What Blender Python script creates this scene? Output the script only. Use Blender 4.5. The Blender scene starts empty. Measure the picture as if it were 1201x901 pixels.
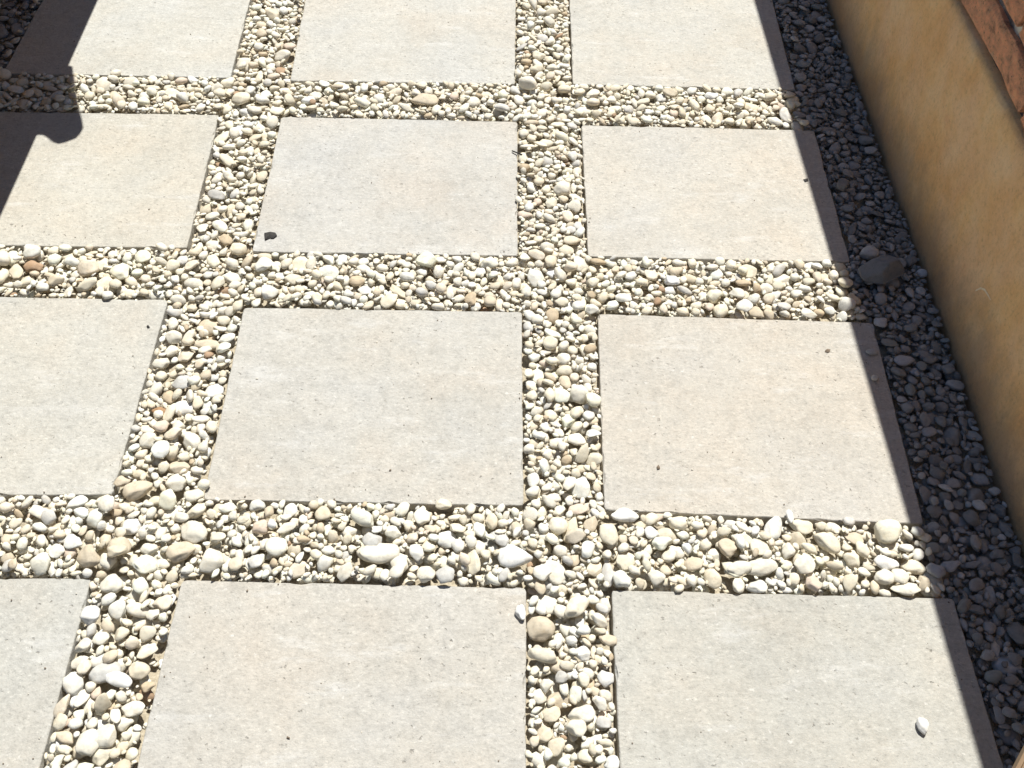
import bpy, bmesh, math, random
import numpy as np
from mathutils import Vector, Matrix, noise as mnoise

random.seed(7)
rng = np.random.default_rng(11)
scene = bpy.context.scene
col = scene.collection

# ------------------------------------------------------------------ camera
CAM_H = 1.3627
F_PX, PITCH, YAW, ROLL = 1200.42, 0.897473, 0.0550096, 0.0651496
PW, PH = 1201.0, 901.0
_f = Vector((math.sin(YAW) * math.cos(PITCH), math.cos(YAW) * math.cos(PITCH), -math.sin(PITCH)))
_r0 = Vector((math.cos(YAW), -math.sin(YAW), 0))
_u0 = _r0.cross(_f)
_r = math.cos(ROLL) * _r0 + math.sin(ROLL) * _u0
_u = -math.sin(ROLL) * _r0 + math.cos(ROLL) * _u0
cam_d = bpy.data.cameras.new("camera")
cam_d.sensor_fit = 'HORIZONTAL'
cam_d.sensor_width = 36.0
cam_d.lens = 36.0 * F_PX / PW
cam_d.clip_start = 0.02
cam_d.clip_end = 500
cam = bpy.data.objects.new("camera", cam_d)
col.objects.link(cam)
cam.matrix_world = Matrix(((_r.x, _u.x, -_f.x, 0), (_r.y, _u.y, -_f.y, 0), (_r.z, _u.z, -_f.z, CAM_H), (0, 0, 0, 1)))
scene.camera = cam

# ------------------------------------------------------------------ light
SUN_K, SUN_M = 0.17, 0.52            # shadow run per metre of height: to the left, and towards the viewer
SUN_EL = math.atan(1 / math.hypot(SUN_K, SUN_M))
SUN_ROT = math.atan2(SUN_K, SUN_M)
world = bpy.data.worlds.new("World")
scene.world = world
world.use_nodes = True
wn = world.node_tree
bg = wn.nodes["Background"]
sky = wn.nodes.new("ShaderNodeTexSky")
sky.sky_type = 'NISHITA'
sky.sun_disc = False
sky.dust_density = 0.4
sky.ozone_density = 2.0
sky.sun_elevation = SUN_EL
sky.sun_rotation = SUN_ROT
wn.links.new(sky.outputs[0], bg.inputs[0])
bg.inputs[1].default_value = 0.055
sun_d = bpy.data.lights.new("sun", 'SUN')
sun_d.energy = 5.0
sun_d.angle = math.radians(0.5)
sun_d.color = (1.0, 0.978, 0.905)
sun = bpy.data.objects.new("sun", sun_d)
col.objects.link(sun)
sun.location = (1, 3, 6)
sun.rotation_euler = Vector((-SUN_K, -SUN_M, -1)).to_track_quat('-Z', 'Y').to_euler()
scene.view_settings.view_transform = 'Standard'
scene.view_settings.look = 'None'
scene.view_settings.exposure = 0.30
scene.view_settings.gamma = 1.0
scene.view_settings.use_curve_mapping = False
scene.cycles.max_bounces = 6
scene.cycles.diffuse_bounces = 4
scene.cycles.glossy_bounces = 2


# ------------------------------------------------------------------ helpers
def ground_at(px, py, z=0.0):
    """A point of the level plane z that the photograph shows at this pixel (used to read off real sizes)."""
    d = _f * F_PX + _r * (px - PW / 2) - _u * (py - PH / 2)
    t = (CAM_H - z) / -d.z
    return Vector((d.x * t, d.y * t, z))


def to_px(p):
    v = Vector(p) - Vector((0, 0, CAM_H))
    z = v.dot(_f)
    return PW / 2 + F_PX * v.dot(_r) / z, PH / 2 - F_PX * v.dot(_u) / z, F_PX / z


def tag(o, label=None, cat=None, group=None, kind=None):
    if label: o["label"] = label
    if cat: o["category"] = cat
    if group: o["group"] = group
    if kind: o["kind"] = kind
    return o


def link(o, parent=None):
    col.objects.link(o)
    if parent is not None: o.parent = parent
    return o


def mesh_from_bm(name, bm, mat, parent=None, smooth=False):
    me = bpy.data.meshes.new(name)
    bm.to_mesh(me); bm.free()
    if smooth:
        me.polygons.foreach_set("use_smooth", [True] * len(me.polygons))
    me.materials.append(mat)
    return link(bpy.data.objects.new(name, me), parent)


def box(bm, x0, x1, y0, y1, z0, z1):
    m = Matrix.Translation(((x0 + x1) / 2, (y0 + y1) / 2, (z0 + z1) / 2)) @ Matrix.Diagonal((x1 - x0, y1 - y0, z1 - z0, 1))
    return bmesh.ops.create_cube(bm, size=1, matrix=m)['verts']


class NT:
    def __init__(s, name):
        s.m = bpy.data.materials.new(name); s.m.use_nodes = True
        s.t = s.m.node_tree; s.b = s.t.nodes["Principled BSDF"]
    def n(s, typ, **kw):
        nd = s.t.nodes.new(typ)
        for k, v in kw.items():
            if k.startswith("i_"):
                key = k[2:]
                nd.inputs[int(key) if key.isdigit() else key.replace("_", " ")].default_value = v
            else: setattr(nd, k, v)
        return nd
    def l(s, a, b): s.t.links.new(a, b)
    def pos(s, scale=(1, 1, 1), src="Geometry"):
        if src == "Geometry": out = s.n("ShaderNodeNewGeometry").outputs["Position"]
        else: out = s.n("ShaderNodeTexCoord").outputs[src]
        mp = s.n("ShaderNodeMapping"); mp.inputs["Scale"].default_value = scale
        s.l(out, mp.inputs[0]); return mp.outputs[0]
    def noise(s, vec, scale, detail=4, rough=.55):
        nd = s.n("ShaderNodeTexNoise"); nd.inputs["Scale"].default_value = scale
        nd.inputs["Detail"].default_value = detail; nd.inputs["Roughness"].default_value = rough
        s.l(vec, nd.inputs["Vector"]); return nd.outputs[0]
    def ramp(s, fac, stops):
        r = s.n("ShaderNodeValToRGB"); e = r.color_ramp.elements
        while len(e) < len(stops): e.new(0.5)
        for k, (p, c) in enumerate(stops):
            e[k].position = p; e[k].color = (*c, 1) if len(c) == 3 else c
        s.l(fac, r.inputs[0]); return r.outputs[0]
    def mix(s, a, b, fac, mode='MIX'):
        nd = s.n("ShaderNodeMix"); nd.data_type = 'RGBA'; nd.blend_type = mode
        for sock, v in ((nd.inputs[0], fac), (nd.inputs[6], a), (nd.inputs[7], b)):
            if hasattr(v, "is_linked") or hasattr(v, "links"): s.l(v, sock)
            else: sock.default_value = v if not isinstance(v, tuple) or len(v) == 4 else (*v, 1)
        return nd.outputs[2]
    def bump(s, h, dist, strength=1.0, prev=None):
        b = s.n("ShaderNodeBump"); b.inputs["Distance"].default_value = dist; b.inputs["Strength"].default_value = strength
        s.l(h, b.inputs["Height"])
        if prev is not None: s.l(prev, b.inputs["Normal"])
        return b.outputs[0]


G = lambda v: (v, v, v)


# ------------------------------------------------------------------ materials
def mat_concrete():
    t = NT("concrete_slab")
    p = t.pos()
    oi = t.n("ShaderNodeObjectInfo")
    big = t.ramp(t.noise(p, 5.5, 6, .66), [(.28, G(.91)), (.5, G(.99)), (.70, G(1.05))])
    warm = t.ramp(t.noise(p, 4.3, 4, .6), [(.32, (.98, .99, 1.0)), (.5, (1.0, .99, .965)), (.66, (1.025, .98, .925))])
    mid = t.ramp(t.noise(p, 48, 6, .78), [(.30, G(.82)), (.5, G(1.0)), (.70, G(1.08))])
    fine = t.ramp(t.noise(t.pos((.75, 1.1, 1)), 170, 5, .8), [(.29, G(.38)), (.40, G(.90)), (.58, G(1.02)), (.71, G(1.36))])
    c = t.mix(oi.outputs["Color"], big, 1.0, 'MULTIPLY')
    c = t.mix(c, warm, 1.0, 'MULTIPLY')
    c = t.mix(c, mid, 1.0, 'MULTIPLY')
    c = t.mix(c, fine, 1.0, 'MULTIPLY')
    # ragged pits, in drifts
    warp = t.n("ShaderNodeTexNoise"); warp.inputs["Scale"].default_value = 140; t.l(p, warp.inputs["Vector"])
    wm = t.n("ShaderNodeVectorMath", operation='MULTIPLY_ADD'); t.l(warp.outputs["Color"], wm.inputs[0]); wm.inputs[1].default_value = (.016, .010, .01); t.l(p, wm.inputs[2])
    v = t.n("ShaderNodeTexVoronoi"); v.inputs["Scale"].default_value = 105; t.l(wm.outputs[0], v.inputs["Vector"])
    sep = t.n("ShaderNodeSeparateColor"); t.l(v.outputs["Color"], sep.inputs[0])
    pits = t.mix(t.ramp(v.outputs["Distance"], [(.10, G(1)), (.26, G(0))]), t.ramp(sep.outputs[0], [(.66, G(0)), (.86, G(1))]), 1.0, 'MULTIPLY')
    drift = t.ramp(t.noise(p, 11, 4, .6), [(.40, G(.12)), (.62, G(1))])
    pits = t.mix(pits, drift, 1.0, 'MULTIPLY')
    c = t.mix(c, (.17, .15, .125), t.mix(pits, G(.60), 1.0, 'MULTIPLY'))
    v2 = t.n("ShaderNodeTexVoronoi"); v2.inputs["Scale"].default_value = 70; t.l(wm.outputs[0], v2.inputs["Vector"])
    sep2 = t.n("ShaderNodeSeparateColor"); t.l(v2.outputs["Color"], sep2.inputs[0])
    sp2 = t.mix(t.ramp(v2.outputs["Distance"], [(.06, G(1)), (.2, G(0))]), t.ramp(sep2.outputs[1], [(.72, G(0)), (.84, G(1))]), 1.0, 'MULTIPLY')
    c = t.mix(c, (.74, .72, .68), t.mix(sp2, G(.5), 1.0, 'MULTIPLY'))
    # pale lime bloom and scuffs drawn out across the slab
    bl = t.ramp(t.noise(t.pos((.8, 2.8, 1)), 8, 7, .72), [(.56, G(0)), (.74, G(.55))])
    c = t.mix(c, (.68, .675, .66), bl)
    sc = t.ramp(t.noise(t.pos((.35, 2.2, 1)), 30, 6, .75), [(.66, G(0)), (.76, G(.5))])
    c = t.mix(c, (.70, .69, .67), sc)
    dk = t.ramp(t.noise(t.pos((.9, 1.6, 1)), 17, 6, .7), [(.66, G(0)), (.80, G(.28))])
    c = t.mix(c, (.32, .29, .245), dk)
    t.l(c, t.b.inputs["Base Color"])
    t.b.inputs["Roughness"].default_value = .88
    t.b.inputs["Specular IOR Level"].default_value = .25
    n = t.bump(t.noise(p, 230, 4, .75), .0016, .8)
    n = t.bump(t.noise(p, 45, 5, .65), .0022, .6, n)
    inv = t.n("ShaderNodeInvert"); t.l(pits, inv.inputs[1])
    n = t.bump(inv.outputs[0], .0014, .8, n)
    t.l(n, t.b.inputs["Normal"])
    return t.m


def mat_pebble(name, use_object, rough=.7):
    t = NT(name)
    p = t.pos()
    if use_object: base = t.n("ShaderNodeObjectInfo").outputs["Color"]
    else:
        a = t.n("ShaderNodeAttribute"); a.attribute_name = "tint"; base = a.outputs["Color"]
    m = t.ramp(t.noise(p, 130, 5, .65), [(.28, G(.78)), (.5, G(1.0)), (.75, G(1.1))])
    c = t.mix(base, m, 1.0, 'MULTIPLY')
    st = t.ramp(t.noise(t.pos((1, 1, 2.5)), 60, 4, .6), [(.52, G(0)), (.72, G(.45))])
    c = t.mix(c, t.mix(base, (.92, .82, .67), 1.0, 'MULTIPLY'), st)
    sp = t.ramp(t.noise(p, 700, 2, .5), [(.66, G(0)), (.74, G(.35))])
    c = t.mix(c, t.mix(base, G(.45), 1.0, 'MULTIPLY'), sp)
    t.l(c, t.b.inputs["Base Color"])
    t.b.inputs["Roughness"].default_value = rough
    t.b.inputs["Specular IOR Level"].default_value = .3
    n = t.bump(t.noise(p, 260, 4, .6), .0010, .55)
    n = t.bump(t.noise(p, 1100, 2, .6), .0003, .6, n)
    t.l(n, t.b.inputs["Normal"])
    return t.m


def mat_soil():
    t = NT("soil"); p = t.pos()
    c = t.ramp(t.noise(p, 120, 5, .7), [(.3, (.11, .085, .055)), (.55, (.24, .19, .13)), (.8, (.40, .34, .25))])
    t.l(c, t.b.inputs["Base Color"]); t.b.inputs["Roughness"].default_value = 1
    t.l(t.bump(t.noise(p, 160, 4, .7), .006, 1), t.b.inputs["Normal"])
    return t.m


def mat_plaster():
    t = NT("tan_plaster"); p = t.pos()
    c = t.ramp(t.noise(t.pos((1, 1, .9)), 8, 7, .66), [(.26, (.58, .31, .125)), (.42, (.72, .42, .175)), (.56, (.77, .49, .22)), (.74, (.78, .57, .31))])
    g = t.ramp(t.noise(p, 6, 5, .62), [(.44, G(0)), (.66, G(.5))])
    c = t.mix(c, (.80, .57, .36), g)
    r = t.ramp(t.noise(p, 14, 6, .7), [(.58, G(0)), (.72, G(.5))])
    c = t.mix(c, (.66, .34, .17), r)
    f = t.ramp(t.noise(t.pos((1, 1, 1)), 150, 5, .78), [(.28, G(.66)), (.45, G(.98)), (.72, G(1.12))])
    c = t.mix(c, f, 1.0, 'MULTIPLY')
    s = t.ramp(t.noise(t.pos((1, 1.2, .9)), 30, 6, .72), [(.60, G(0)), (.74, G(.5))])
    c = t.mix(c, (.42, .23, .11), s)
    # wall-foot shade painted into the colour: ragged blotches in the lowest hand's breadth
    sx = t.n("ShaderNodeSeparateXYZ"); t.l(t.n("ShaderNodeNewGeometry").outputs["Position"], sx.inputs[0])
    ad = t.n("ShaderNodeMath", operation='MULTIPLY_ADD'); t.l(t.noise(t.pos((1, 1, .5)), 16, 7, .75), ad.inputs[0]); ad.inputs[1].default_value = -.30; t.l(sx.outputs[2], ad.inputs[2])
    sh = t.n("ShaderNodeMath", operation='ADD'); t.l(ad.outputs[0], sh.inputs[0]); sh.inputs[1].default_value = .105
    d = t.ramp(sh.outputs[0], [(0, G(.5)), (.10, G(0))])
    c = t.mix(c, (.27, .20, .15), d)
    t.l(c, t.b.inputs["Base Color"]); t.b.inputs["Roughness"].default_value = .8
    n = t.bump(t.noise(p, 26, 5), .005, .6)
    n = t.bump(t.noise(p, 210, 4, .7), .0016, .8, n)
    t.l(n, t.b.inputs["Normal"])
    return t.m


def mat_brick():
    t = NT("red_brick"); p = t.pos(); oi = t.n("ShaderNodeObjectInfo")
    base = t.ramp(oi.outputs["Random"], [(0, (.84, .38, .20)), (.5, (.86, .44, .25)), (1, (.80, .34, .18))])
    m = t.ramp(t.noise(t.pos((1, 1, 1.6)), 34, 6, .7), [(.3, G(.30)), (.46, G(.95)), (.70, (1.40, 1.32, 1.2))])
    c = t.mix(base, m, 1.0, 'MULTIPLY')
    g = t.ramp(t.noise(p, 22, 5, .7), [(.56, G(0)), (.72, G(.7))])
    c = t.mix(c, (.62, .50, .33), g)
    pt = t.ramp(t.noise(p, 130, 5, .75), [(.30, G(.8)), (.42, G(0))])
    c = t.mix(c, (.07, .04, .03), pt)
    t.l(c, t.b.inputs["Base Color"]); t.b.inputs["Roughness"].default_value = .9
    n = t.bump(t.noise(p, 55, 6, .75), .016, 1.0)
    t.l(n, t.b.inputs["Normal"])
    return t.m


def mat_simple(name, stops, scale, bump=.002, rough=.85, stretch=(1, 1, 1)):
    t = NT(name); p = t.pos(stretch)
    nz = t.noise(p, scale, 5, .65)
    t.l(t.ramp(nz, stops), t.b.inputs["Base Color"]); t.b.inputs["Roughness"].default_value = rough
    t.l(t.bump(nz, bump, .7), t.b.inputs["Normal"])
    return t.m


M_CONC = mat_concrete()
M_PEB_OBJ = mat_pebble("pebble_single", True)
M_PEB_ATT = mat_pebble("pebble_mass", False)
M_SOIL = mat_soil()
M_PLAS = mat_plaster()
M_BRICK = mat_brick()
M_MORTAR = mat_simple("mortar", [(.3, (.06, .055, .06)), (.52, (.14, .13, .13)), (.66, (.62, .60, .53))], 19, .004)
M_COPING = mat_simple("grey_coping", [(.3, (.30, .28, .25)), (.7, (.42, .40, .36))], 30)
M_WOOD = mat_simple("dark_timber", [(.3, (.07, .04, .025)), (.7, (.16, .10, .06))], 14, .002, .7, (8, .6, 8))
M_TAN = mat_simple("tan_timber", [(.3, (.155, .085, .034)), (.7, (.24, .145, .066))], 14, .001, .6, (3, 3, 3))
M_DARK = mat_simple("dark_flake", [(.3, (.012, .011, .012)), (.7, (.05, .045, .04))], 300, .0006)
M_STAIN = mat_simple("rusty_crumb", [(.3, (.06, .042, .03)), (.7, (.26, .20, .14))], 300, .0006)

# ------------------------------------------------------------------ setting: ground
bm = bmesh.new()
s_ = 60
gv = [bm.verts.new((x, y, -0.062)) for x, y in ((-s_, -s_), (s_, -s_), (s_, s_), (-s_, s_))]
bm.faces.new(gv)
ground = mesh_from_bm("ground", bm, M_SOIL)
tag(ground, kind="structure")

# sandy fines that the stones lie in
M_SAND = mat_simple("sand_fines", [(.25, (.26, .215, .15)), (.5, (.46, .40, .30)), (.75, (.62, .56, .45))], 230, .003, 1.0)
bm = bmesh.new()
sv = [[bm.verts.new((-1.29 + 2.17 * i / 180, -.4 + 4.2 * j / 300, -.0215 + .004 * mnoise.noise(Vector((i * .21, j * .25, 2))) + .002 * mnoise.noise(Vector((i * .8, j * .9, 5))))) for j in range(301)] for i in range(181)]
for i in range(180):
    for j in range(300): bm.faces.new((sv[i][j], sv[i + 1][j], sv[i + 1][j + 1], sv[i][j + 1]))
tag(mesh_from_bm("sand_bed", bm, M_SAND, None, True), kind="structure")

# ------------------------------------------------------------------ slabs (corners read from the photograph, laid on z = 0)
ga = lambda x, y: ground_at(x, y).xy
SLABS = {}
def quad(tl, tr, br, bl): return [Vector(tl), Vector(tr), Vector(br), Vector(bl)]
SLABS["C1"] = quad(ga(330, 137), ga(607, 143), ga(607, 300), ga(295, 295))
SLABS["R1"] = quad(ga(682, 146), ga(955, 153), ga(997, 308), ga(690, 301))
SLABS["C2"] = quad(ga(286, 361), ga(612, 366), ga(614, 593), ga(238, 586))
SLABS["R2"] = quad(ga(701, 368), ga(1024, 379), ga(1084, 615), ga(709, 598))
a, b = ga(257, 135), ga(219, 291); SLABS["L1"] = quad(a + Vector((-.49, -.012)), a, b, b + Vector((-.50, -.008)))
a, b = ga(197, 352), ga(131, 580); SLABS["L2"] = quad(a + Vector((-.49, -.004)), a, b, b + Vector((-.49, -.012)))
def front(tl, tr, lx, rx, h=.405):
    """A slab of which the photograph shows the far edge and where both sides leave the frame's lower border."""
    l2, r2 = ga(*lx), ga(*rx)
    dl = (l2 - tl); dr = (r2 - tr)
    return quad(tl, tr, tr + dr * (h / dr.length), tl + dl * (h / dl.length))
SLABS["C3"] = front(ga(213, 680), ga(617, 689), (160, 901), (617, 901))
SLABS["R3"] = front(ga(717, 692), ga(1118, 702), (727, 901), (1178, 901))
a = ga(107, 678); SLABS["L3"] = front(a + Vector((-.49, -.008)), a, (45 - 430, 901), (45, 901))
SLABS["L3"][3] = SLABS["L3"][2] + Vector((-.49, -.008))
def back(bl, br, lx, rx, h=.405):
    l2, r2 = ga(*lx), ga(*rx)
    dl = (l2 - bl); dr = (r2 - br)
    return quad(bl + dl * (h / dl.length), br + dr * (h / dr.length), br, bl)
SLABS["C0"] = back(ga(340, 95), ga(604, 98), (358, 0), (605, 0))
SLABS["R0"] = back(ga(672, 99), ga(933, 105), (668, 0), (906, 0))
SLABS["L0"] = back(ga(3, 86), ga(270, 91), (50, 0), (293, 0))

SLAB_TINT = {"L0": (0.527, 0.518, 0.485), "C0": (0.520, 0.508, 0.475), "R0": (0.514, 0.501, 0.465),
             "L1": (0.527, 0.508, 0.461), "C1": (0.501, 0.489, 0.464), "R1": (0.520, 0.497, 0.455),
             "L2": (0.514, 0.501, 0.465), "C2": (0.497, 0.481, 0.448), "R2": (0.511, 0.484, 0.441),
             "L3": (0.480, 0.474, 0.448), "C3": (0.494, 0.474, 0.438), "R3": (0.474, 0.464, 0.431)}
SLAB_LABEL = {
    "L0": "back-row concrete slab half covered by the dark shadow at the upper left",
    "C0": "back-row middle concrete slab cut by the top of the photo",
    "R0": "back-row concrete slab beside the wall strip, cut by the top of the photo",
    "L1": "concrete slab with the knob-shaped shadow on its corner",
    "C1": "greyish concrete slab with a small dark flake near its lower corner",
    "R1": "concrete slab in the third row from the front, beside the wall's shadow",
    "L2": "concrete slab at the left edge with one black speck near its upper corner",
    "C2": "middle concrete slab of the second row from the front, gravel on all four sides",
    "R2": "concrete slab with two small brown pits, wall shadow along its side",
    "L3": "front-row concrete slab of which only the corner shows at lower left",
    "C3": "front-row middle concrete slab with a white pebble on its upper corner",
    "R3": "front-row concrete slab with one loose white pebble lying on it"}


def slab_mesh(q, seed):
    """A cast slab: outline with worn, slightly wavy arrises, a narrow chamfer, 5 cm thick."""
    r = random.Random(seed)
    n = 64
    loop = []
    for k in range(4):
        a, b = q[k], q[(k + 1) % 4]
        for i in range(n):
            t = i / n
            p = a.lerp(b, t)
            d = (b - a).normalized(); nrm = Vector((-d.y, d.x))     # inward for a clockwise loop is -nrm
            w = mnoise.noise(Vector((p.x * 18 + seed, p.y * 18, 3))) * .0012 + mnoise.noise(Vector((p.x * 70, p.y * 70 + seed, 9))) * .0007
            p = p + nrm * w
            e = min(t, 1 - t) * (b - a).length
            if e < .004: p = p + (sum(q, Vector((0, 0))) / 4 - p).normalized() * (.0022 * (1 - e / .004))
            loop.append(p)
    c = sum(q, Vector((0, 0))) / 4
    bm = bmesh.new()
    rings = []
    chips = [(r.randrange(len(loop)), r.uniform(.001, .0035), r.uniform(.005, .014)) for _ in range(10)]
    def chip_at(p): return max(d * max(0, 1 - ((p - loop[i]).length / w) ** 2) for i, d, w in chips)
    tx, ty = r.uniform(-.004, .004), r.uniform(-.004, .004)
    for off, z in ((.0, -.058), (.0, -.0024), (.0004, -.0010), (.0016, 0.0)):
        ring = []
        for p in loop:
            d = (c - p); d = Vector((d.x / abs(d.x) if abs(d.x) > .1 else 0, d.y / abs(d.y) if abs(d.y) > .1 else 0))
            zz = z
            if z == -.0012: zz += mnoise.noise(Vector((p.x * 60, p.y * 60, seed))) * .0007
            k = off * (1 + .6 * mnoise.noise(Vector((p.x * 45, p.y * 45, seed + 5))))
            if z > -.002:
                ch = chip_at(p); k += ch / (4 * (c - p).length)
                if z < -.0005: zz -= ch * .7
            else: zz -= chip_at(p) * .9 if z > -.01 else 0
            ring.append(bm.verts.new((p.x + (c.x - p.x) * k * 4, p.y + (c.y - p.y) * k * 4, zz + (p.x - c.x) * tx + (p.y - c.y) * ty)))
        rings.append(ring)
    m = len(loop)
    for a, b in zip(rings[:-1], rings[1:]):
        for i in range(m):
            bm.faces.new((a[i], a[(i + 1) % m], b[(i + 1) % m], b[i]))
    bm.faces.new(rings[-1])
    bmesh.ops.recalc_face_normals(bm, faces=bm.faces)
    return bm


for k, (key, q) in enumerate(SLABS.items()):
    o = mesh_from_bm("paving_slab", slab_mesh(q, k * 3.7 + 1), M_CONC)
    o.color = (*SLAB_TINT[key], 1)
    tag(o, SLAB_LABEL[key], "paving slab", "concrete slabs set in the gravel")

# the paving goes on past the frame: plain children of the ground
EXTRA = []
for cx, w in ((-.80, .49), (-.175, .50), (.46, .505)):
    for y0, y1 in ((2.475, 2.88), (3.01, 3.41), (-.265, .14)):
        q = quad((cx - w / 2, y1), (cx + w / 2, y1), (cx + w / 2, y0), (cx - w / 2, y0))
        EXTRA.append(q)
        o = mesh_from_bm("slab", slab_mesh(q, cx + y0), M_CONC, ground)
        o.color = (.46, .445, .415, 1)

# ------------------------------------------------------------------ wall with plaster base and brick courses
WX = 0.85                      # face towards the path
WTOP = 1.06
PLZ = 0.374
wall = bpy.data.objects.new("garden_wall", None)
link(wall); wall.location = (WX, 1.5, -.06)
tag(wall, "shaded garden wall, smooth tan plaster below and rough red bricks above", "wall")
wall_inv = Matrix.Translation(-wall.location)
def wpart(name, bm, mat, smooth=False):
    bm.transform(wall_inv)
    return mesh_from_bm(name, bm, mat, wall, smooth)
WY0, WY1 = -1.0, 5.6
bm = bmesh.new()
# plaster face: gently uneven sheet with thickness
ny, nz = 280, 26
def pface(y, z):
    return WX + .004 * mnoise.noise(Vector((y * 3, z * 4, 1))) + .0016 * mnoise.noise(Vector((y * 14, z * 14, 4))) + max(0, z - PLZ + .02) * .22
grid = [[bm.verts.new((pface(WY0 + (WY1 - WY0) * i / ny, z), WY0 + (WY1 - WY0) * i / ny, z + (.004 * mnoise.noise(Vector((i * .9, 2, 7))) if j == nz else 0)))
         for j in range(nz + 1) for z in (-.06 + (PLZ + .06) * j / nz,)] for i in range(ny + 1)]
for i in range(ny):
    for j in range(nz):
        bm.faces.new((grid[i][j], grid[i + 1][j], grid[i + 1][j + 1], grid[i][j + 1]))
tops = [bm.verts.new((WX + .045, WY0 + (WY1 - WY0) * i / ny, PLZ + .002)) for i in range(ny + 1)]
for i in range(ny): bm.faces.new((grid[i][nz], grid[i + 1][nz], tops[i + 1], tops[i]))
bmesh.ops.recalc_face_normals(bm, faces=bm.faces)
for f in bm.faces: pass
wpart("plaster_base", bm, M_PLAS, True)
bm = bmesh.new(); box(bm, WX + .018, WX + .20, WY0, WY1, -.06, WTOP - .05)
wpart("mortar_core", bm, M_MORTAR)
# bricks: one mesh per shape, shared
BH, BL_, JT = .066, .330, .011
def brick_mesh(seed):
    bm = bmesh.new()
    bmesh.ops.create_cube(bm, size=1, matrix=Matrix.Diagonal((.10, BL_, BH, 1)))
    bmesh.ops.subdivide_edges(bm, edges=bm.edges, cuts=5, use_grid_fill=True)
    for v in bm.verts:
        p = v.co * 1.0
        nrm = Vector((1 if abs(abs(p.x) - .05) < 1e-4 else 0, 1 if abs(abs(p.y) - BL_ / 2) < 1e-4 else 0, 1 if abs(abs(p.z) - BH / 2) < 1e-4 else 0))
        edge = sum(nrm) >= 2
        amp = .0050
        v.co.x += amp * mnoise.noise(p * 40 + Vector((seed, 0, 0)))
        v.co.z += amp * mnoise.noise(p * 40 + Vector((0, seed, 5)))
        v.co.y += amp * mnoise.noise(p * 40 + Vector((0, 9, seed)))
        if edge:
            for a in range(3):
                if nrm[a]: v.co[a] -= math.copysign(.0025 + .002 * random.random(), p[a])
    me = bpy.data.meshes.new("brick"); bm.to_mesh(me); bm.free(); me.materials.append(M_BRICK)
    return me
BM = [brick_mesh(s * 3.1) for s in range(6)]
course = 0
z = PLZ + .006 + BH / 2
while z + BH / 2 < WTOP - .05:
    y = .333 + BL_ / 2 + (.12 if course % 2 else 0)
    while y + BL_ / 2 < min(WY1, 3.4):
        o = link(bpy.data.objects.new("brick", random.choice(BM)), wall)
        o.location = Vector((WX + .05 + .004 + random.uniform(-.003, .003), y, z)) - wall.location
        o.rotation_euler = (random.uniform(-.012, .012), random.uniform(-.02, .02), random.uniform(-.01, .01))
        y += BL_ + JT
    z += BH + JT; course += 1
bm = bmesh.new(); box(bm, WX, WX + .23, WY0, WY1, WTOP - .05, WTOP)
bmesh.ops.bevel(bm, geom=bm.edges[:], offset=.004, segments=2, affect='EDGES')
for v in bm.verts: v.co.x -= .0117 * (v.co.y - 2.2)          # not quite in line with the wall below
wpart("coping", bm, M_COPING)

# pale curved scrape in the plaster
M_SCUFF = mat_simple("scrape", [(.3, (.74, .60, .40)), (.7, (.82, .72, .55))], 200, .0005)
bm = bmesh.new()
def on_wall(px, py):
    d = _f * F_PX + _r * (px - PW / 2) - _u * (py - PH / 2)
    t = (WX - .001) / d.x
    return Vector((0, d.y * t, CAM_H + d.z * t))
path = [on_wall(1143, 341), on_wall(1149, 338), on_wall(1154, 340), on_wall(1158, 346), on_wall(1161, 352)]
va, vb = [], []
for k, q in enumerate(path):
    d = (path[min(k + 1, 4)] - path[max(k - 1, 0)]).normalized(); nn = Vector((0, -d.z, d.y)) * (.0011, .0017, .002, .0016, .0007)[k]
    x = pface(q.y, q.z) - .0007
    va.append(bm.verts.new((x, q.y + nn.y, q.z + nn.z))); vb.append(bm.verts.new((x, q.y - nn.y, q.z - nn.z)))
for k in range(4): bm.faces.new((va[k], va[k + 1], vb[k + 1], vb[k]))
wpart("scrape", bm, M_SCUFF)

# low timber stool: one corner of its seat reaches into the lower right of the picture
stool = bpy.data.objects.new("low_stool", None); link(stool)
SD, SE = Vector((.651, .759)), Vector((.759, -.651))
sc_ = Vector((.614, .399))                        # far left corner of the seat
stool.location = (sc_.x + SE.x * .14 - SD.x * .17, sc_.y + SE.y * .14 - SD.y * .17, -.002)
stool.rotation_euler = (0, 0, math.atan2(SE.y, SE.x))
tag(stool, "corner of a low tan timber stool at the lower right of the photo", "stool")
for k in range(3):
    bm = bmesh.new(); box(bm, -.14 + k * .094, -.14 + k * .094 + .090, -.17, .17, .278, .302)
    bmesh.ops.bevel(bm, geom=bm.edges[:], offset=.004, segments=2, affect='EDGES')
    mesh_from_bm("seat_board", bm, M_TAN, stool)
for sx in (-1, 1):
    bm = bmesh.new(); box(bm, -.10, .10, sx * .12 - .012, sx * .12 + .012, .24, .277); mesh_from_bm("rail", bm, M_TAN, stool)
    for sy in (-1, 1):
        bm = bmesh.new(); box(bm, sx * .10 - .018, sx * .10 + .018, sy * .145 - .012, sy * .145 + .012, 0, .277); mesh_from_bm("leg", bm, M_TAN, stool)

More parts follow.
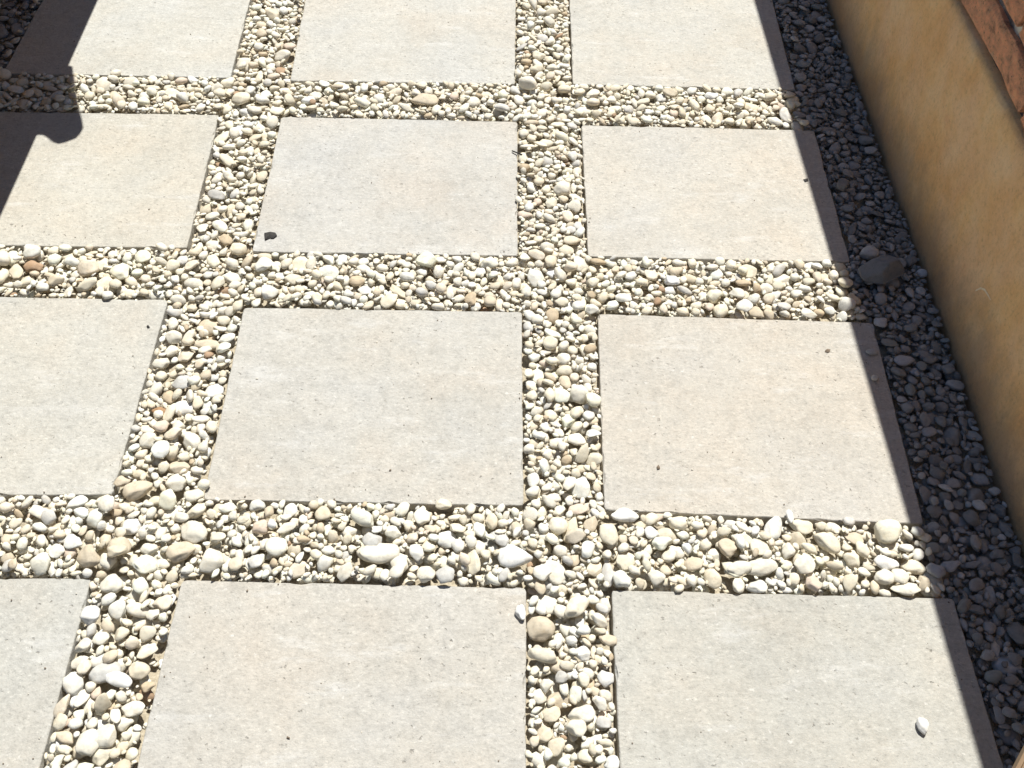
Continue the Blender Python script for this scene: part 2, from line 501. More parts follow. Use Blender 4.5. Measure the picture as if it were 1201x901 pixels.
# ------------------------------------------------------------------ unseen terrace added beyond the left border to cast the upper-left shadow
TH = .70
TX = -.9125 + SUN_K * (TH - .15)
ter = bpy.data.objects.new("added_terrace", None); link(ter); ter.location = (-1.6, 2.2, -.06)
tag(ter, "unseen timber terrace added beyond the left edge to throw the upper left shadow", "terrace")
def tpart(name, bm, mat):
    bm.transform(Matrix.Translation(-ter.location)); return mesh_from_bm(name, bm, mat, ter)
TY0, TY1 = .2, 5.5
bm = bmesh.new(); box(bm, -3.0, -1.30, TY0, TY1, -.06, TH - .16); tpart("added_base_wall", bm, M_PLAS)
bm = bmesh.new(); box(bm, TX - .06, TX, TY0, TY1, TH - .15, TH); tpart("caster_beam", bm, M_WOOD)
nb = 13
for i in range(nb):
    x1 = TX - .064 - i * .142
    bm = bmesh.new(); box(bm, x1 - .136, x1, TY0, TY1, TH - .03, TH - .004)
    tpart("deck_board", bm, M_WOOD)
for i in range(7):
    bm = bmesh.new(); y = TY0 + .3 + i * .8
    box(bm, -3.0, TX - .062, y, y + .07, TH - .155, TH - .034); tpart("added_joist", bm, M_WOOD)
# made-up shadow caster fixed on the beam: its outline is the shadow's knob, moved back up the sun's rays
knob = [(-.95, 1.95), (-.908, 1.934), (-.891, 1.882), (-.865, 1.808), (-.840, 1.748), (-.831, 1.722), (-.832, 1.703), (-.848, 1.690),
        (-.862, 1.683), (-.876, 1.689), (-.888, 1.701), (-.900, 1.710), (-.95, 1.711)]
bm = bmesh.new()
zk = TH - .05
top = [bm.verts.new((x + SUN_K * zk, y + SUN_M * zk, zk)) for x, y in knob]
bot = [bm.verts.new((x + SUN_K * zk, y + SUN_M * zk, zk - .03)) for x, y in knob]
bm.faces.new(top); bm.faces.new(list(reversed(bot)))
for i in range(len(knob)):
    j = (i + 1) % len(knob); bm.faces.new((top[j], top[i], bot[i], bot[j]))
bmesh.ops.recalc_face_normals(bm, faces=bm.faces)
tpart("knob_caster", bm, M_WOOD)

# ------------------------------------------------------------------ pebbles: dropped one by one onto a height map until the joints are full
RES = .002
GX0, GX1, GY0, GY1 = -1.29, .86, .34, 2.47
NX, NY = int((GX1 - GX0) / RES), int((GY1 - GY0) / RES)
xs = GX0 + (np.arange(NX) + .5) * RES
ys = GY0 + (np.arange(NY) + .5) * RES
XX, YY = np.meshgrid(xs, ys, indexing='ij')
slabmask = np.zeros((NX, NY), bool)
for q in list(SLABS.values()) + EXTRA:
    inside = np.ones((NX, NY), bool)
    for k in range(4):
        a, b = q[k], q[(k + 1) % 4]
        inside &= ((b.x - a.x) * (YY - a.y) - (b.y - a.y) * (XX - a.x)) < .0006
    slabmask |= inside
solid = slabmask | (XX > WX - .001)
H = np.where(slabmask, 0.0, -.048)
H[(XX > WX - .001)] = .5
ID = np.full((NX, NY), -1, np.int32)
def fld(freq, seed):
    """smooth value noise on the grid, 0..1"""
    r = np.random.default_rng(seed); n = 64
    t = r.random((n, n))
    u = (XX * freq) % (n - 1); v = (YY * freq) % (n - 1)
    i = u.astype(int); j = v.astype(int); fu = u - i; fv = v - j
    fu = fu * fu * (3 - 2 * fu); fv = fv * fv * (3 - 2 * fv)
    return (t[i, j] * (1 - fu) + t[i + 1, j] * fu) * (1 - fv) + (t[i, j + 1] * (1 - fu) + t[i + 1, j + 1] * fu) * fv
fine_f = fld(6, 3) * .6 + fld(13, 4) * .4
# finer gravel in the joints at the left, as photographed
def patch(x, y, rx, ry): return np.exp(-((XX - x) / rx) ** 2 - ((YY - y) / ry) ** 2)
g1 = ground_at(30, 625); g2 = ground_at(70, 318); g3 = ground_at(215, 112)
fine_f = np.clip(fine_f + .55 * patch(g1.x, g1.y, .16, .08) + .5 * patch(g2.x, g2.y, .28, .08) + .35 * patch(g3.x, g3.y, .3, .08), 0, 1)
level = -.0002 + .006 * (fld(9, 8) - .5)
g4 = ground_at(480, 640); level += .007 * patch(g4.x, g4.y, .42, .06)
shade_f = (XX > .700 + .016 * (fld(22, 5) - .5)) | (XX < -1.055 + .016 * (fld(22, 6) - .5))  # edge strips where the stones get the shade tint

PEBS = []   # (pos, rot3x3, a, b, c, shape, dark, tint)
PALE = [((.765, .72, .615), 42), ((.745, .685, .55), 28), ((.68, .605, .47), 11), ((.71, .63, .51), 6), ((.60, .52, .40), 4), ((.77, .75, .68), 14),
        ((.54, .44, .31), 2.0), ((.60, .58, .54), 4), ((.42, .29, .19), .35), ((.66, .55, .45), 1.2)]
PW_ = np.array([w for _, w in PALE]); PW_ = PW_ / PW_.sum()
SHADE_TINTS = [((.33, .325, .32), 30), ((.26, .26, .255), 32), ((.41, .405, .395), 14), ((.28, .30, .295), 8), ((.52, .515, .50), 6), ((.28, .265, .25), 10)]  # the same pale stones, greyed to put the strips' shade into their colour
DW_ = np.array([w for _, w in SHADE_TINTS]); DW_ = DW_ / DW_.sum()
NSHAPE = 22


def rot_of(yaw, tx, ty):
    cz, sz = math.cos(yaw), math.sin(yaw); cx, sx = math.cos(tx), math.sin(tx); cy, sy = math.cos(ty), math.sin(ty)
    Rz = np.array([[cz, -sz, 0], [sz, cz, 0], [0, 0, 1]]); Rx = np.array([[1, 0, 0], [0, cx, -sx], [0, sx, cx]]); Ry = np.array([[cy, 0, sy], [0, 1, 0], [-sy, 0, cy]])
    return Rx @ Ry @ Rz


def profile(R, a, b, c):
    Q = R @ np.diag([1 / a ** 2, 1 / b ** 2, 1 / c ** 2]) @ R.T
    n = int(a / RES) + 1
    d = np.arange(-n, n + 1) * RES
    dx, dy = np.meshgrid(d, d, indexing='ij')
    B = Q[0, 2] * dx + Q[1, 2] * dy
    C = Q[0, 0] * dx ** 2 + 2 * Q[0, 1] * dx * dy + Q[1, 1] * dy ** 2 - 1
    D = B * B - Q[2, 2] * C
    ok = D > 0
    s = np.sqrt(np.where(ok, D, 0)) / Q[2, 2]; m = -B / Q[2, 2]
    return n, ok, m - s, m + s


def try_at(i, j, pr):
    n, ok, lo, hi = pr
    if i - n < 0 or j - n < 0 or i + n >= NX or j + n >= NY: return None
    h = H[i - n:i + n + 1, j - n:j + n + 1]
    return np.max(np.where(ok, h - lo, -9))


def commit(i, j, pr, zc, R, a, b, c, dark, tint, shape=None, name=None):
    n, ok, lo, hi = pr
    sl = (slice(i - n, i + n + 1), slice(j - n, j + n + 1))
    t = zc + hi
    up = ok & (t > H[sl])
    H[sl] = np.where(up, t, H[sl]); ID[sl] = np.where(up, len(PEBS), ID[sl])
    PEBS.append(dict(p=(xs[i], ys[j], zc), R=R, s=(a, b, c), dark=dark, tint=tint, shape=int(rng.integers(NSHAPE)) if shape is None else shape, name=name))


def new_stone(f, dark, scale=1.0):
    base = (.0136 - .0066 * f) * scale
    a = base * math.exp(rng.normal(0, .32))
    a = min(max(a, .0038), .023)
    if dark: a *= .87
    b = a * rng.uniform(.50, .92); c = b * rng.uniform(.34, .70)
    R = rot_of(rng.uniform(0, 6.283), rng.normal(0, .26), rng.normal(0, .26))
    pal, w = (SHADE_TINTS, DW_) if dark else (PALE, PW_)
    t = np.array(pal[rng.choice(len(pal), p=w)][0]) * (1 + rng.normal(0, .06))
    return R, a, b, c, tuple(np.clip(t, .03, .78))


def fill(offset, K=5, scale=1.0, maxn=9000, stop=.02):
    done = 0
    open_ = None
    while done < maxn:
        if done % 250 == 0:
            m = (~solid) & (H < level + offset)
            cand = np.argwhere(m)
            if len(cand) < stop * (~solid).sum(): break
        R = None
        best = None
        ii = cand[rng.integers(len(cand), size=K)]
        f = fine_f[ii[0][0], ii[0][1]]
        d0 = bool(shade_f[ii[0][0], ii[0][1]])
        R, a, b, c, t = new_stone(f, d0, scale)
        pr = profile(R, a, b, c)
        for (i, j) in ii:
            if bool(shade_f[i, j]) != d0 or H[i, j] > level[i, j] + offset: continue
            z = try_at(i, j, pr)
            if z is None or z > .05: continue
            n = pr[0]
            if slabmask[i - n:i + n + 1, j - n:j + n + 1].any() and (pr[1] & slabmask[i - n:i + n + 1, j - n:j + n + 1]).sum() > .04 * pr[1].sum() and rng.random() < .985: continue
            if best is None or z < best[0]: best = (z, i, j)
        done += 1
        if best is None: continue
        z, i, j = best
        if z - c > level[i, j] + .003 and rng.random() < .85: continue
        commit(i, j, pr, z - .16 * c, R, a, b, c, d0, t)


fill(-.022, 4, 1.15, 5000, .05)
fill(-.009, 5, 1.0, 6000, .04)

# stones one can pick out in the photograph: pixel, length and width in pixels, turn on the ground, colour, name, label
WHITE, CREAM, TAN, GREY, BROWN, PINK = (.76, .75, .72), (.71, .67, .57), (.60, .52, .40), (.54, .53, .50), (.36, .22, .12), (.60, .47, .38)
NOTABLE = [
    (604, 655, 44, 27, 0, WHITE, "bluish white oval pebble, the smoothest in the near cross joint"),
    (441, 651, 56, 27, 10, CREAM, "long cream pebble above the front middle slab"),
    (650, 686, 34, 22, 8, WHITE, "white oval pebble at the near crossing, tip of the front middle slab"),
    (641, 708, 36, 24, -20, CREAM, None), (634, 738, 36, 30, -45, TAN, "large beige wedge of stone between the front middle and front end slabs"),
    (673, 655, 20, 18, 0, TAN, None), (428, 605, 22, 18, 0, CREAM, None), (438, 637, 26, 22, 0, GREY, None), (499, 674, 24, 24, 60, CREAM, None),
    (521, 677, 26, 20, 30, GREY, None), (640, 628, 22, 17, 0, CREAM, None), (573, 632, 24, 20, 20, GREY, None),
    (228, 626, 40, 26, -50, CREAM, "big flat cream pebble beside the far corner of the front middle slab"),
    (212, 650, 40, 22, 25, TAN, "dark-sided tilted stone above the front middle slab's corner"),
    (105, 655, 30, 28, 80, TAN, "squarish beige stone above the corner of the lower left slab"), (128, 660, 26, 18, -50, CREAM, None),
    (141, 643, 28, 22, 0, TAN, None), (175, 645, 22, 16, 0, CREAM, None), (152, 617, 24, 22, 50, WHITE, None),
    (131, 685, 28, 26, 0, CREAM, None), (160, 694, 28, 20, 0, CREAM, None), (192, 704, 32, 16, 60, WHITE, "white elongated pebble touching the front middle slab's left corner"),
    (108, 723, 24, 22, 40, WHITE, None), (163, 727, 28, 20, 0, CREAM, None), (124, 788, 38, 24, 20, GREY, "pale grey flat stone in the joint beside the lower left slab"),
    (99, 752, 22, 18, 0, WHITE, None), (117, 750, 22, 18, 0, CREAM, None), (139, 799, 38, 16, -20, WHITE, None),
    (113, 846, 38, 18, 0, WHITE, "flat white pebble in the lower left joint, near the bottom"), (144, 848, 24, 16, 10, CREAM, None),
    (66, 869, 24, 20, 0, WHITE, None), (104, 875, 36, 26, 80, CREAM, None), (125, 865, 34, 24, 80, CREAM, None), (73, 838, 20, 16, 0, PINK, "pinkish tan pebble against the lower left slab"),
    (245, 402, 44, 16, 4, TAN, "long flat tan stone in the joint left of the middle slab"), (247, 380, 36, 22, 0, TAN, "large beige stone behind the long flat tan one"),
    (216, 477, 29, 19, 0, WHITE, "brightest white pebble, in the joint left of the middle slab"), (187, 481, 20, 13, -20, BROWN, "rusty brown stone beside the brightest white pebble"),
    (213, 450, 24, 20, 0, GREY, None), (250, 457, 26, 18, 20, WHITE, None), (190, 427, 22, 16, 30, CREAM, None), (210, 499, 16, 24, 0, CREAM, None),
    (160, 577, 40, 22, 22, TAN, "big tilted beige stone below the slab with the black speck"), (207, 566, 26, 22, 0, CREAM, None), (210, 547, 30, 16, 0, TAN, None),
    (228, 582, 24, 16, 10, CREAM, None), (143, 565, 20, 14, 20, TAN, None),
    (682, 838, 34, 22, 10, CREAM, None), (676, 854, 26, 24, 0, CREAM, None), (655, 820, 28, 20, 0, TAN, None), (632, 816, 20, 24, 0, CREAM, None),
    (685, 767, 20, 22, 0, WHITE, None), (711, 795, 22, 22, 0, WHITE, None), (684, 816, 26, 16, -10, CREAM, None), (655, 779, 22, 20, 50, TAN, None),
    (712, 752, 24, 14, 0, TAN, None), (641, 805, 18, 16, 0, CREAM, None), (687, 884, 24, 16, 10, GREY, None), (718, 895, 20, 20, 0, WHITE, None),
    (733, 606, 34, 18, 4, WHITE, "white pebble wedged against the front corner of the pitted slab"), (765, 626, 18, 16, 0, WHITE, None), (892, 664, 42, 20, 15, CREAM, "long cream pebble in the near cross joint, wall side"),
    (865, 669, 34, 18, 10, CREAM, None), (839, 648, 20, 16, 0, CREAM, None), (1040, 661, 32, 20, -10, WHITE, "large white pebble near the wall end of the near cross joint"),
    (1053, 679, 24, 20, 0, CREAM, None), (966, 679, 28, 16, -15, CREAM, None), (1063, 692, 40, 16, 0, CREAM, None), (1035, 680, 24, 22, 40, CREAM, None),
    (580, 314, 20, 14, 0, GREY, None), (665, 356, 22, 12, 30, WHITE, None), (908, 343, 22, 20, 0, WHITE, None), (919, 325, 30, 16, 20, CREAM, None), (499, 120, 34, 20, 0, TAN, "large pinkish beige stone behind the greyish slab"),
    (745, 124, 24, 10, 0, CREAM, None), (720, 127, 22, 12, 0, CREAM, None), (835, 112, 18, 12, 0, WHITE, None),
    # wall strip, tints greyed for its shade
    (1185, 777, 34, 22, 0, (0.54, 0.57, 0.60), "largest flat grey-blue stone among the shade-tinted pebbles"), (1168, 824, 16, 16, 0, (0.57, 0.60, 0.62), None), (1139, 709, 20, 18, 0, (0.45, 0.46, 0.48), None),
    (1098, 671, 26, 20, 0, (0.42, 0.42, 0.43), None), (1114, 666, 28, 14, 5, (0.42, 0.43, 0.45), None), (1188, 855, 32, 32, 0, (0.27, 0.28, 0.30), "big shade-tinted grey stone next to the stool corner"),
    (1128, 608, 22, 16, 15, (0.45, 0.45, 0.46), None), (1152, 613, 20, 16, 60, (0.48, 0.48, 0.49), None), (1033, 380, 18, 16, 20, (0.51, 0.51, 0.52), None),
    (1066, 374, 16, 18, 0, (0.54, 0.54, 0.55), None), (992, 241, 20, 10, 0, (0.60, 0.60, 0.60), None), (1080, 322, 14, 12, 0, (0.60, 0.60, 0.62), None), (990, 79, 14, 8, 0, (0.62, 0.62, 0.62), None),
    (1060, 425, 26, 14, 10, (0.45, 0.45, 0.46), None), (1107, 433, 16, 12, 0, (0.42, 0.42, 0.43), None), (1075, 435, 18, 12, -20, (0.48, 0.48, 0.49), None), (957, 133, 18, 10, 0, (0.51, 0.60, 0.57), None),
]
def put(px, py, lpx, wpx, turn, tint, label, height=.62, sink=.30):
    g = ground_at(px, py, .002)
    sc = to_px(g)[2]
    a = lpx / 2 / sc; b = min(wpx / 2 / sc * 1.12, a * .97)
    c = min(a, b) * height
    if b > a: a, b = b, a; turn += 90
    th = math.radians(turn)
    R = rot_of(th, rng.normal(-.06, .1), rng.normal(0, .1))
    pr = profile(R, a, b, c)
    i, j = int((g.x - GX0) / RES), int((g.y - GY0) / RES)
    z = try_at(i, j, pr)
    if z is None: return
    dark = bool(shade_f[i, j])
    z = min(z - sink * c, .006)
    commit(i, j, pr, z, R, a, b, c, dark, tint, name=label or "")
for nn in NOTABLE: put(*nn)
fill(0, 9, 1.02, 11000, .05)
fill(.0, 9, .68, 8000, .03)
fill(-.003, 8, .38, 5000, .02)
print("pebbles", len(PEBS))

# --- shapes
def ico(sub):
    bm = bmesh.new(); bmesh.ops.create_icosphere(bm, subdivisions=sub, radius=1)
    bm.verts.ensure_lookup_table()
    v = np.array([q.co[:] for q in bm.verts]); f = np.array([[w.index for w in p.verts] for p in bm.faces])
    bm.free(); return v, f
def shape_points(v, k):
    r = np.random.default_rng(100 + k)
    out = v.copy()
    for _ in range(int(r.integers(5, 11)) if k % 3 else 16):          # worn facets
        n = r.normal(size=3); n /= np.linalg.norm(n)
        d0 = r.uniform(.62, .93)
        s = out @ n - d0
        soft = np.log1p(np.exp(np.clip(s * 24, -30, 30))) / 24
        out = out - soft[:, None] * n[None] * .92
    kx = r.uniform(-.13, .13)
    out[:, 1] *= 1 + kx * out[:, 0]                                       # one end thicker
    out[:, 2] *= 1 + r.uniform(-.12, .12) * out[:, 0]
    o2 = out.copy()
    for i, p in enumerate(out):
        w = mnoise.noise(Vector(p * 1.5) + Vector((k * 7.3, 1, 2))) * .16 + mnoise.noise(Vector(p * 3.6) + Vector((k * 3.1, 5, 2))) * .05
        o2[i] = p * (1 + w)
    ext = np.abs(o2).max(axis=0)
    return o2 / ext
V1, F1 = ico(1); V2, F2 = ico(2); V3, F3 = ico(3); V4, F4 = ico(4)
SH = {1: [], 2: [], 3: []}
for k in range(NSHAPE):
    for lv, v in ((1, V1), (2, V2), (3, V3)): SH[lv].append(shape_points(v, k))
SMESH = []
for k in range(NSHAPE):
    me = bpy.data.meshes.new("pebble")
    me.from_pydata(SH[3][k].tolist(), [], F3.tolist())
    me.polygons.foreach_set("use_smooth", [True] * len(me.polygons))
    me.materials.append(M_PEB_OBJ); SMESH.append(me)

# --- which ones show largest
vis = np.bincount(ID[ID >= 0].ravel(), minlength=len(PEBS)).astype(float)
area = np.zeros(len(PEBS)); inframe = np.zeros(len(PEBS), bool)
for k, p in enumerate(PEBS):
    x, y, s = to_px(p["p"])
    inframe[k] = 3 < x < PW - 3 and 3 < y < PH - 3
    area[k] = vis[k] * RES * RES * s * s * (1 if inframe[k] else 0)
single = set()
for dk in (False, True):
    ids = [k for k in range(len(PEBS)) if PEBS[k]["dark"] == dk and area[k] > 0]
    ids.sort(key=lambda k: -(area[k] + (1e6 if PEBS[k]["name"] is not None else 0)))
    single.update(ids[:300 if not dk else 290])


def where(x, y):
    px, py, _ = to_px((x, y, 0))
    def row(y):
        for nm, a, b in (("front", -1, .70), ("near", .70, .845), ("second", .845, 1.25), ("middle", 1.25, 1.40), ("third", 1.40, 1.80), ("far", 1.80, 1.94), ("back", 1.94, 9)):
            if a <= y < b: return nm
    r = row(y)
    if x > .69: return {"front": "beside the front slab", "near": "at the near cross joint's end", "second": "beside the pitted slab", "middle": "at the middle cross joint's end",
                        "third": "beside the third-row slab", "far": "at the far cross joint's end", "back": "beside the back-row slab"}[r]
    if x < -1.03: return "in the upper left corner strip"
    names = {"front": "front", "second": "second", "third": "third", "back": "back"}
    if r in names:
        return f"in the {names[r]}-row joint " + ("left of the middle slab" if x < -.2 else "right of the middle slab")
    seg = "left stretch" if x < -.56 else "left crossing" if x < -.42 else "middle stretch" if x < .07 else "right crossing" if x < .21 else "wall-side stretch"
    return f"in the {r} cross joint, {seg}"


def colour_word(t, dark):
    s = sum(t) / 3
    if dark: return "dark grey" if s < .285 else "grey" if s < .38 else "pale grey"  # these greys come from the shade tint
    if s > .67: return "white"
    if t[0] - t[2] < .07: return "pale grey"
    if s > .58: return "cream"
    if s > .46: return "beige"
    return "tan" if s > .33 else "brown"


def shape_word(a, b, c):
    if b / a < .66: return "long"
    if c / b < .56: return "flat"
    return "round" if b / a > .84 else "oval"


def side_word(x, y):
    """which edge of its joint the stone lies against"""
    if x > .69: return "by the wall" if x > .80 else "by the slab" if x < .745 else "mid-strip"
    i, j = int((x - GX0) / RES), int((y - GY0) / RES)
    def run(di, dj):
        n = 0
        while n < 60:
            n += 1; a, b = i + di * n, j + dj * n
            if not (0 <= a < NX and 0 <= b < NY) or slabmask[a, b]: return n
        return 99
    d = {"near edge": run(0, -1), "far edge": run(0, 1), "left edge": run(-1, 0), "right edge": run(1, 0)}
    k = min(d, key=d.get)
    return k if d[k] < 14 else "mid-joint"


todo = []
for k in sorted(single, key=lambda k: -area[k]):
    p = PEBS[k]
    nm = "shade_tint_pebble" if p["dark"] else "pebble"
    o = bpy.data.objects.new(nm, SMESH[p["shape"]])
    a, b, c = p["s"]
    M3 = Matrix((p["R"] @ np.diag([a, b, c])).tolist())
    M4 = M3.to_4x4(); M4.translation = Vector(p["p"])
    col.objects.link(o)
    o.matrix_world = M4
    o.color = (*p["tint"], 1)
    size = "large" if a > .0175 else "mid-sized" if a > .0125 else "small"
    lab = p["name"] or f"{size} {shape_word(a, b, c)} {colour_word(p['tint'], p['dark'])} pebble {where(p['p'][0], p['p'][1])}, {side_word(p['p'][0], p['p'][1])}"
    tag(o, lab, "pebble", "pebbles tinted grey for shade along the edges" if p["dark"] else "pale pebbles in the joints")
    todo.append((o, to_px(p["p"])[:2]))
same = {}
for o, q in todo: same.setdefault(o["label"], []).append((q, o))
for lab, lst in same.items():                       # a few alike ones left in one stretch: told apart by their order
    n = len(lst)
    if 1 < n <= 7:
        xsp = max(q[0] for q, _ in lst) - min(q[0] for q, _ in lst); ysp = max(q[1] for q, _ in lst) - min(q[1] for q, _ in lst)
        ax = 0 if xsp > ysp else 1
        lst.sort(key=lambda t: t[0][ax])
        w = (["leftmost", "rightmost"], ["uppermost", "lowest"])[ax]
        e = ("from left", "from top")[ax]
        w = w if n == 2 else [w[0], "middle one", w[1]] if n == 3 else [w[0], "second " + e, "third " + e, w[1]] if n == 4 else [w[0]] + [q_ + " " + e for q_ in ("second", "third", "fourth", "fifth", "sixth")][:n - 2] + [w[1]]
        for (q, o), ww in zip(lst, w):
            if len((lab + " " + ww).split()) > 16: o["label"] = lab.replace("mid-sized ", "").replace(" pebble in the ", " pebble, ") + ", " + ww
            else: o["label"] = lab + ", " + ww

# --- all the others as two masses
def mass(name, ids, label):
    vs, fs, ts, base = [], [], [], 0
    for k in ids:
        p = PEBS[k]
        lv = 2 if vis[k] > 3 else 1
        v = SH[lv][p["shape"]] * np.array(p["s"]); v = v @ p["R"].T + np.array(p["p"])
        vs.append(v); fs.append((F2 if lv == 2 else F1) + base); base += len(v)
        ts.append(np.tile(np.array([*p["tint"], 1.0]), (len(v), 1)))
    v = np.concatenate(vs); f = np.concatenate(fs); t = np.concatenate(ts)
    me = bpy.data.meshes.new(name)
    me.vertices.add(len(v)); me.vertices.foreach_set("co", v.ravel())
    me.loops.add(f.size); me.loops.foreach_set("vertex_index", f.ravel().astype(np.int32))
    me.polygons.add(len(f)); me.polygons.foreach_set("loop_start", np.arange(0, f.size, 3, dtype=np.int32))
    me.update(calc_edges=True)
    me.polygons.foreach_set("use_smooth", np.ones(len(f), bool))
    at = me.attributes.new("tint", 'FLOAT_COLOR', 'POINT'); at.data.foreach_set("color", t.ravel())
    me.materials.append(M_PEB_ATT)
    print(name, len(ids), "stones", len(f), "tris")
    return tag(link(bpy.data.objects.new(name, me)), label, "gravel", kind="stuff")
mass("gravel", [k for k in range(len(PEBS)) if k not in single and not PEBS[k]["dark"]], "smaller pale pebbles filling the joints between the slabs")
mass("shade_tint_gravel", [k for k in range(len(PEBS)) if k not in single and PEBS[k]["dark"]], "smaller pebbles tinted grey for shade along the wall and upper left corner")


# ------------------------------------------------------------------ single things lying about
def lone(px, py, lpx, wpx, turn, tint, name, label, cat, shape, height=.7, on=None, mesh=None, mat=None):
    g = ground_at(px, py, .004)
    sc = to_px(g)[2]
    a, b = lpx / 2 / sc, wpx / 2 / sc * 1.1
    c = min(a, b) * height
    R = rot_of(math.radians(turn), 0, 0)
    if on is None:
        i, j = int((g.x - GX0) / RES), int((g.y - GY0) / RES)
        z = try_at(i, j, profile(R, max(a, b), min(a, b), c)) - .12 * c
    else: z = on + c * .93
    o = bpy.data.objects.new(name, mesh or SMESH[shape])
    col.objects.link(o)
    M4 = Matrix((R @ np.diag([a, b, c])).tolist()).to_4x4(); M4.translation = (g.x, g.y, z)
    o.matrix_world = M4; o.color = (*tint, 1)
    return tag(o, label, cat)


lone(1082, 851, 15, 21, 0, WHITE, "loose_pebble", "lone white pebble lying on the front-row slab near the wall shadow", "pebble", 4, on=0)
lone(610, 718, 13, 20, 8, WHITE, "loose_pebble", "white pebble lying on the upper right corner of the front middle slab", "pebble", 7, on=0)
lone(925, 607, 9, 18, 0, WHITE, "loose_pebble", "small upright white pebble at the front edge of the pitted slab", "pebble", 10)
lone(1023, 413, 15, 8, 0, (.46, .45, .43), "loose_pebble", "flat grey pebble on the shaded strip of the pitted slab", "pebble", 2, on=0)
lone(1026, 443, 10, 8, 20, (.60, .58, .54), "loose_pebble", "pale crumb of stone below the flat pebble on the shaded slab strip", "pebble", 9, on=0)

# dark angular rock in the wall strip
vv = V4.copy()
for n, d0 in (((.05, .35, .93), .48), ((-.65, -.25, .70), .46), ((.25, -.88, .40), .44), ((.9, .2, .35), .62), ((-.3, .9, .3), .6), ((-.55, -.75, .25), .62), ((.5, .75, .45), .62), ((.1, -.2, -1), .5)):
    n = np.array(n); n = n / np.linalg.norm(n)
    sdv = vv @ n - d0
    vv = vv - (np.log1p(np.exp(np.clip(sdv * 90, -60, 60))) / 90)[:, None] * n[None] * .97
vv = vv / np.abs(vv).max(axis=0)
for i_, p_ in enumerate(vv):
    vv[i_] = p_ * (1 + .035 * mnoise.noise(Vector(p_ * 4)) + .012 * mnoise.noise(Vector(p_ * 13)))
me = bpy.data.meshes.new("rock"); me.from_pydata(vv.tolist(), [], F4.tolist())
me.polygons.foreach_set("use_smooth", [True] * len(me.polygons)); me.materials.append(M_PEB_OBJ)
lone(1031, 326, 58, 36, 16, (.21, .215, .225), "rock", "big angular dark rock lying on the shaded pebbles by the wall", "rock", 0, height=.72, mesh=me)


def chip(px, py, pts, name, label, cat, mat, thick=.0012):
    """a thin broken flake with its own outline, lying on a slab; outline in pixels round its middle"""
    g = ground_at(px, py, .0004); sc = to_px(g)[2]
    bm = bmesh.new()
    up, dn = [], []
    for k, (x, y) in enumerate(pts):
        q = ground_at(px + x, py + y, .0004)
        up.append(bm.verts.new((q.x - g.x, q.y - g.y, thick * (1 + .8 * math.sin(k * 2.3)))))
        dn.append(bm.verts.new((q.x - g.x, q.y - g.y, .0002)))
    c = bm.verts.new((0, 0, thick * 1.9))
    n = len(pts)
    for k in range(n):
        bm.faces.new((up[k], up[(k + 1) % n], c)); bm.faces.new((dn[k], dn[(k + 1) % n], up[(k + 1) % n], up[k]))
    bmesh.ops.recalc_face_normals(bm, faces=bm.faces)
    o = mesh_from_bm(name, bm, mat); o.location = g
    return tag(o, label, cat)


chip(317, 277, [(-7, -3), (0, -4), (6, -4), (8, 0), (4, 3), (-1, 3), (-6, 5)], "dark_flake", "small black flake near the lower corner of the greyish slab", "flake", M_DARK, .0016)
chip(174, 384, [(-2, -1), (0, -2), (2, 0), (1, 1), (-1, 1)], "dark_speck", "black speck near the upper corner of the slab at the left edge", "speck", M_DARK)
chip(971, 412, [(-3, -1), (-1, -2), (3, -2), (2, 1), (0, 2), (-4, 1)], "brown_crumb", "brown crumb on the pitted slab, nearer the wall shadow", "crumb", M_STAIN)
chip(772, 549, [(-2, -1), (0, -3), (2, -1), (2, 1), (-1, 2)], "brown_crumb", "brown crumb low on the pitted slab, away from the wall", "crumb", M_STAIN)
chip(945, 212, [(-3, -1), (2, -2), (3, 1), (-1, 2)], "dark_speck", "dark speck where the wall shadow crosses the third-row slab", "speck", M_DARK)
chip(338, 866, [(-2, 0), (-1, -2), (2, -1), (2, 1), (0, 1)], "brown_crumb", "brown crumb low on the front middle slab", "crumb", M_STAIN)
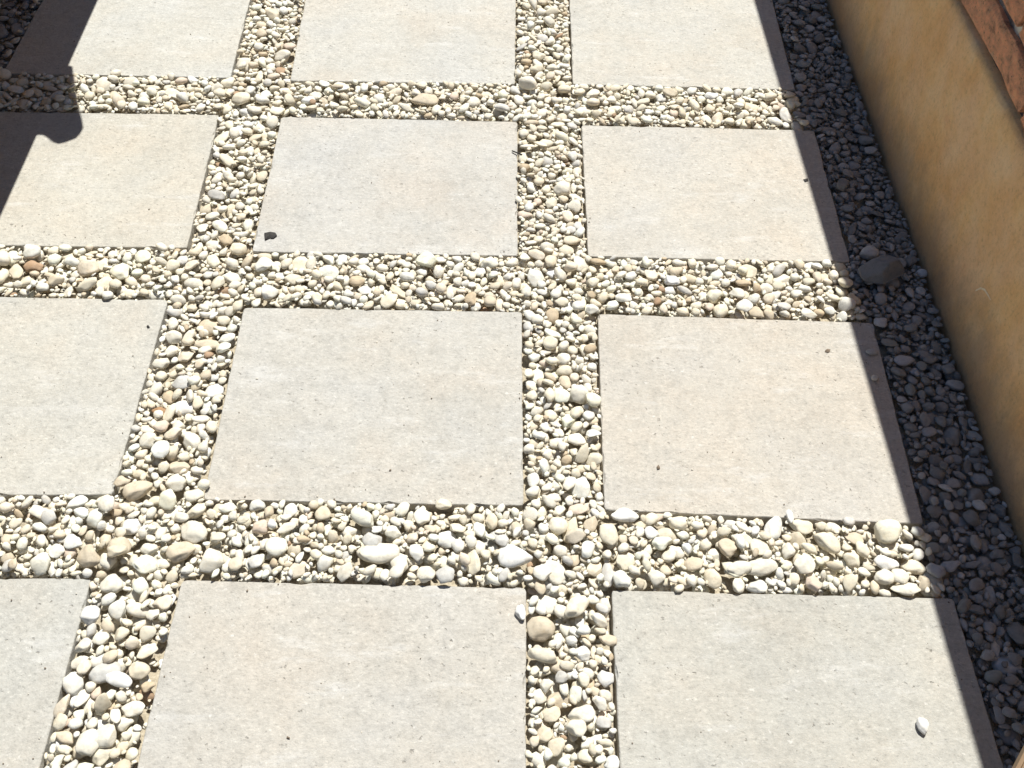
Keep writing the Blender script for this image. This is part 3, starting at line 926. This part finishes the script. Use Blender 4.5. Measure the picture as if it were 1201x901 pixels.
# twig at the edge of the greyish slab
bm = bmesh.new()
def rod(bm, a, b, r0, r1):
    a, b = Vector(a), Vector(b); d = (b - a).normalized(); u = d.orthogonal(); w = d.cross(u)
    A = [bm.verts.new(a + (u * math.cos(t) + w * math.sin(t)) * r0) for t in (0, 1.257, 2.513, 3.77, 5.027)]
    B = [bm.verts.new(b + (u * math.cos(t) + w * math.sin(t)) * r1) for t in (0, 1.257, 2.513, 3.77, 5.027)]
    for k in range(5): bm.faces.new((A[k], A[(k + 1) % 5], B[(k + 1) % 5], B[k]))
    bm.faces.new(A); bm.faces.new(B)
tg = ground_at(605, 180, .002)
rod(bm, (-.008, .006, .0015), (.003, -.002, .003), .0012, .0012); rod(bm, (.003, -.002, .003), (.013, -.008, .004), .0012, .0007); rod(bm, (.003, -.002, .003), (.006, -.015, .003), .001, .0006)
o = mesh_from_bm("twig", bm, M_DARK); o.location = tg
tag(o, "tiny dark twig on the right edge of the greyish slab", "twig")

# grit blown over the slabs
gv, gf, gt, base = [], [], [], 0
keys = list(SLABS)
for k in range(1100):
    q = SLABS[keys[int(rng.integers(len(keys)))]]
    u, v = rng.random(), rng.random()
    if rng.random() < .5:                       # more of it along the edges
        if rng.random() < .5: u = abs(rng.normal(0, .05)) if rng.random() < .5 else 1 - abs(rng.normal(0, .05))
        else: v = abs(rng.normal(0, .05)) if rng.random() < .5 else 1 - abs(rng.normal(0, .05))
    u, v = min(max(u, .01), .99), min(max(v, .01), .99)
    p = q[0].lerp(q[1], u).lerp(q[3].lerp(q[2], u), v)
    a = .0007 * math.exp(rng.normal(0, .45))
    R = rot_of(rng.uniform(0, 6.28), 0, 0)
    v_ = (SH[1][int(rng.integers(NSHAPE))] * np.array([a, a * .8, a * .6])) @ R.T + np.array([p.x, p.y, a * .5])
    gv.append(v_); gf.append(F1 + base); base += len(v_)
    tn = (.62, .58, .50) if rng.random() < .5 else (.22, .18, .14)
    gt.append(np.tile(np.array([*tn, 1.0]), (len(v_), 1)))
me = bpy.data.meshes.new("grit"); me.from_pydata(np.concatenate(gv).tolist(), [], np.concatenate(gf).tolist())
at = me.attributes.new("tint", 'FLOAT_COLOR', 'POINT'); at.data.foreach_set("color", np.concatenate(gt).ravel())
me.materials.append(M_PEB_ATT)
tag(link(bpy.data.objects.new("grit", me)), "fine grit scattered over the slabs", "grit", kind="stuff")
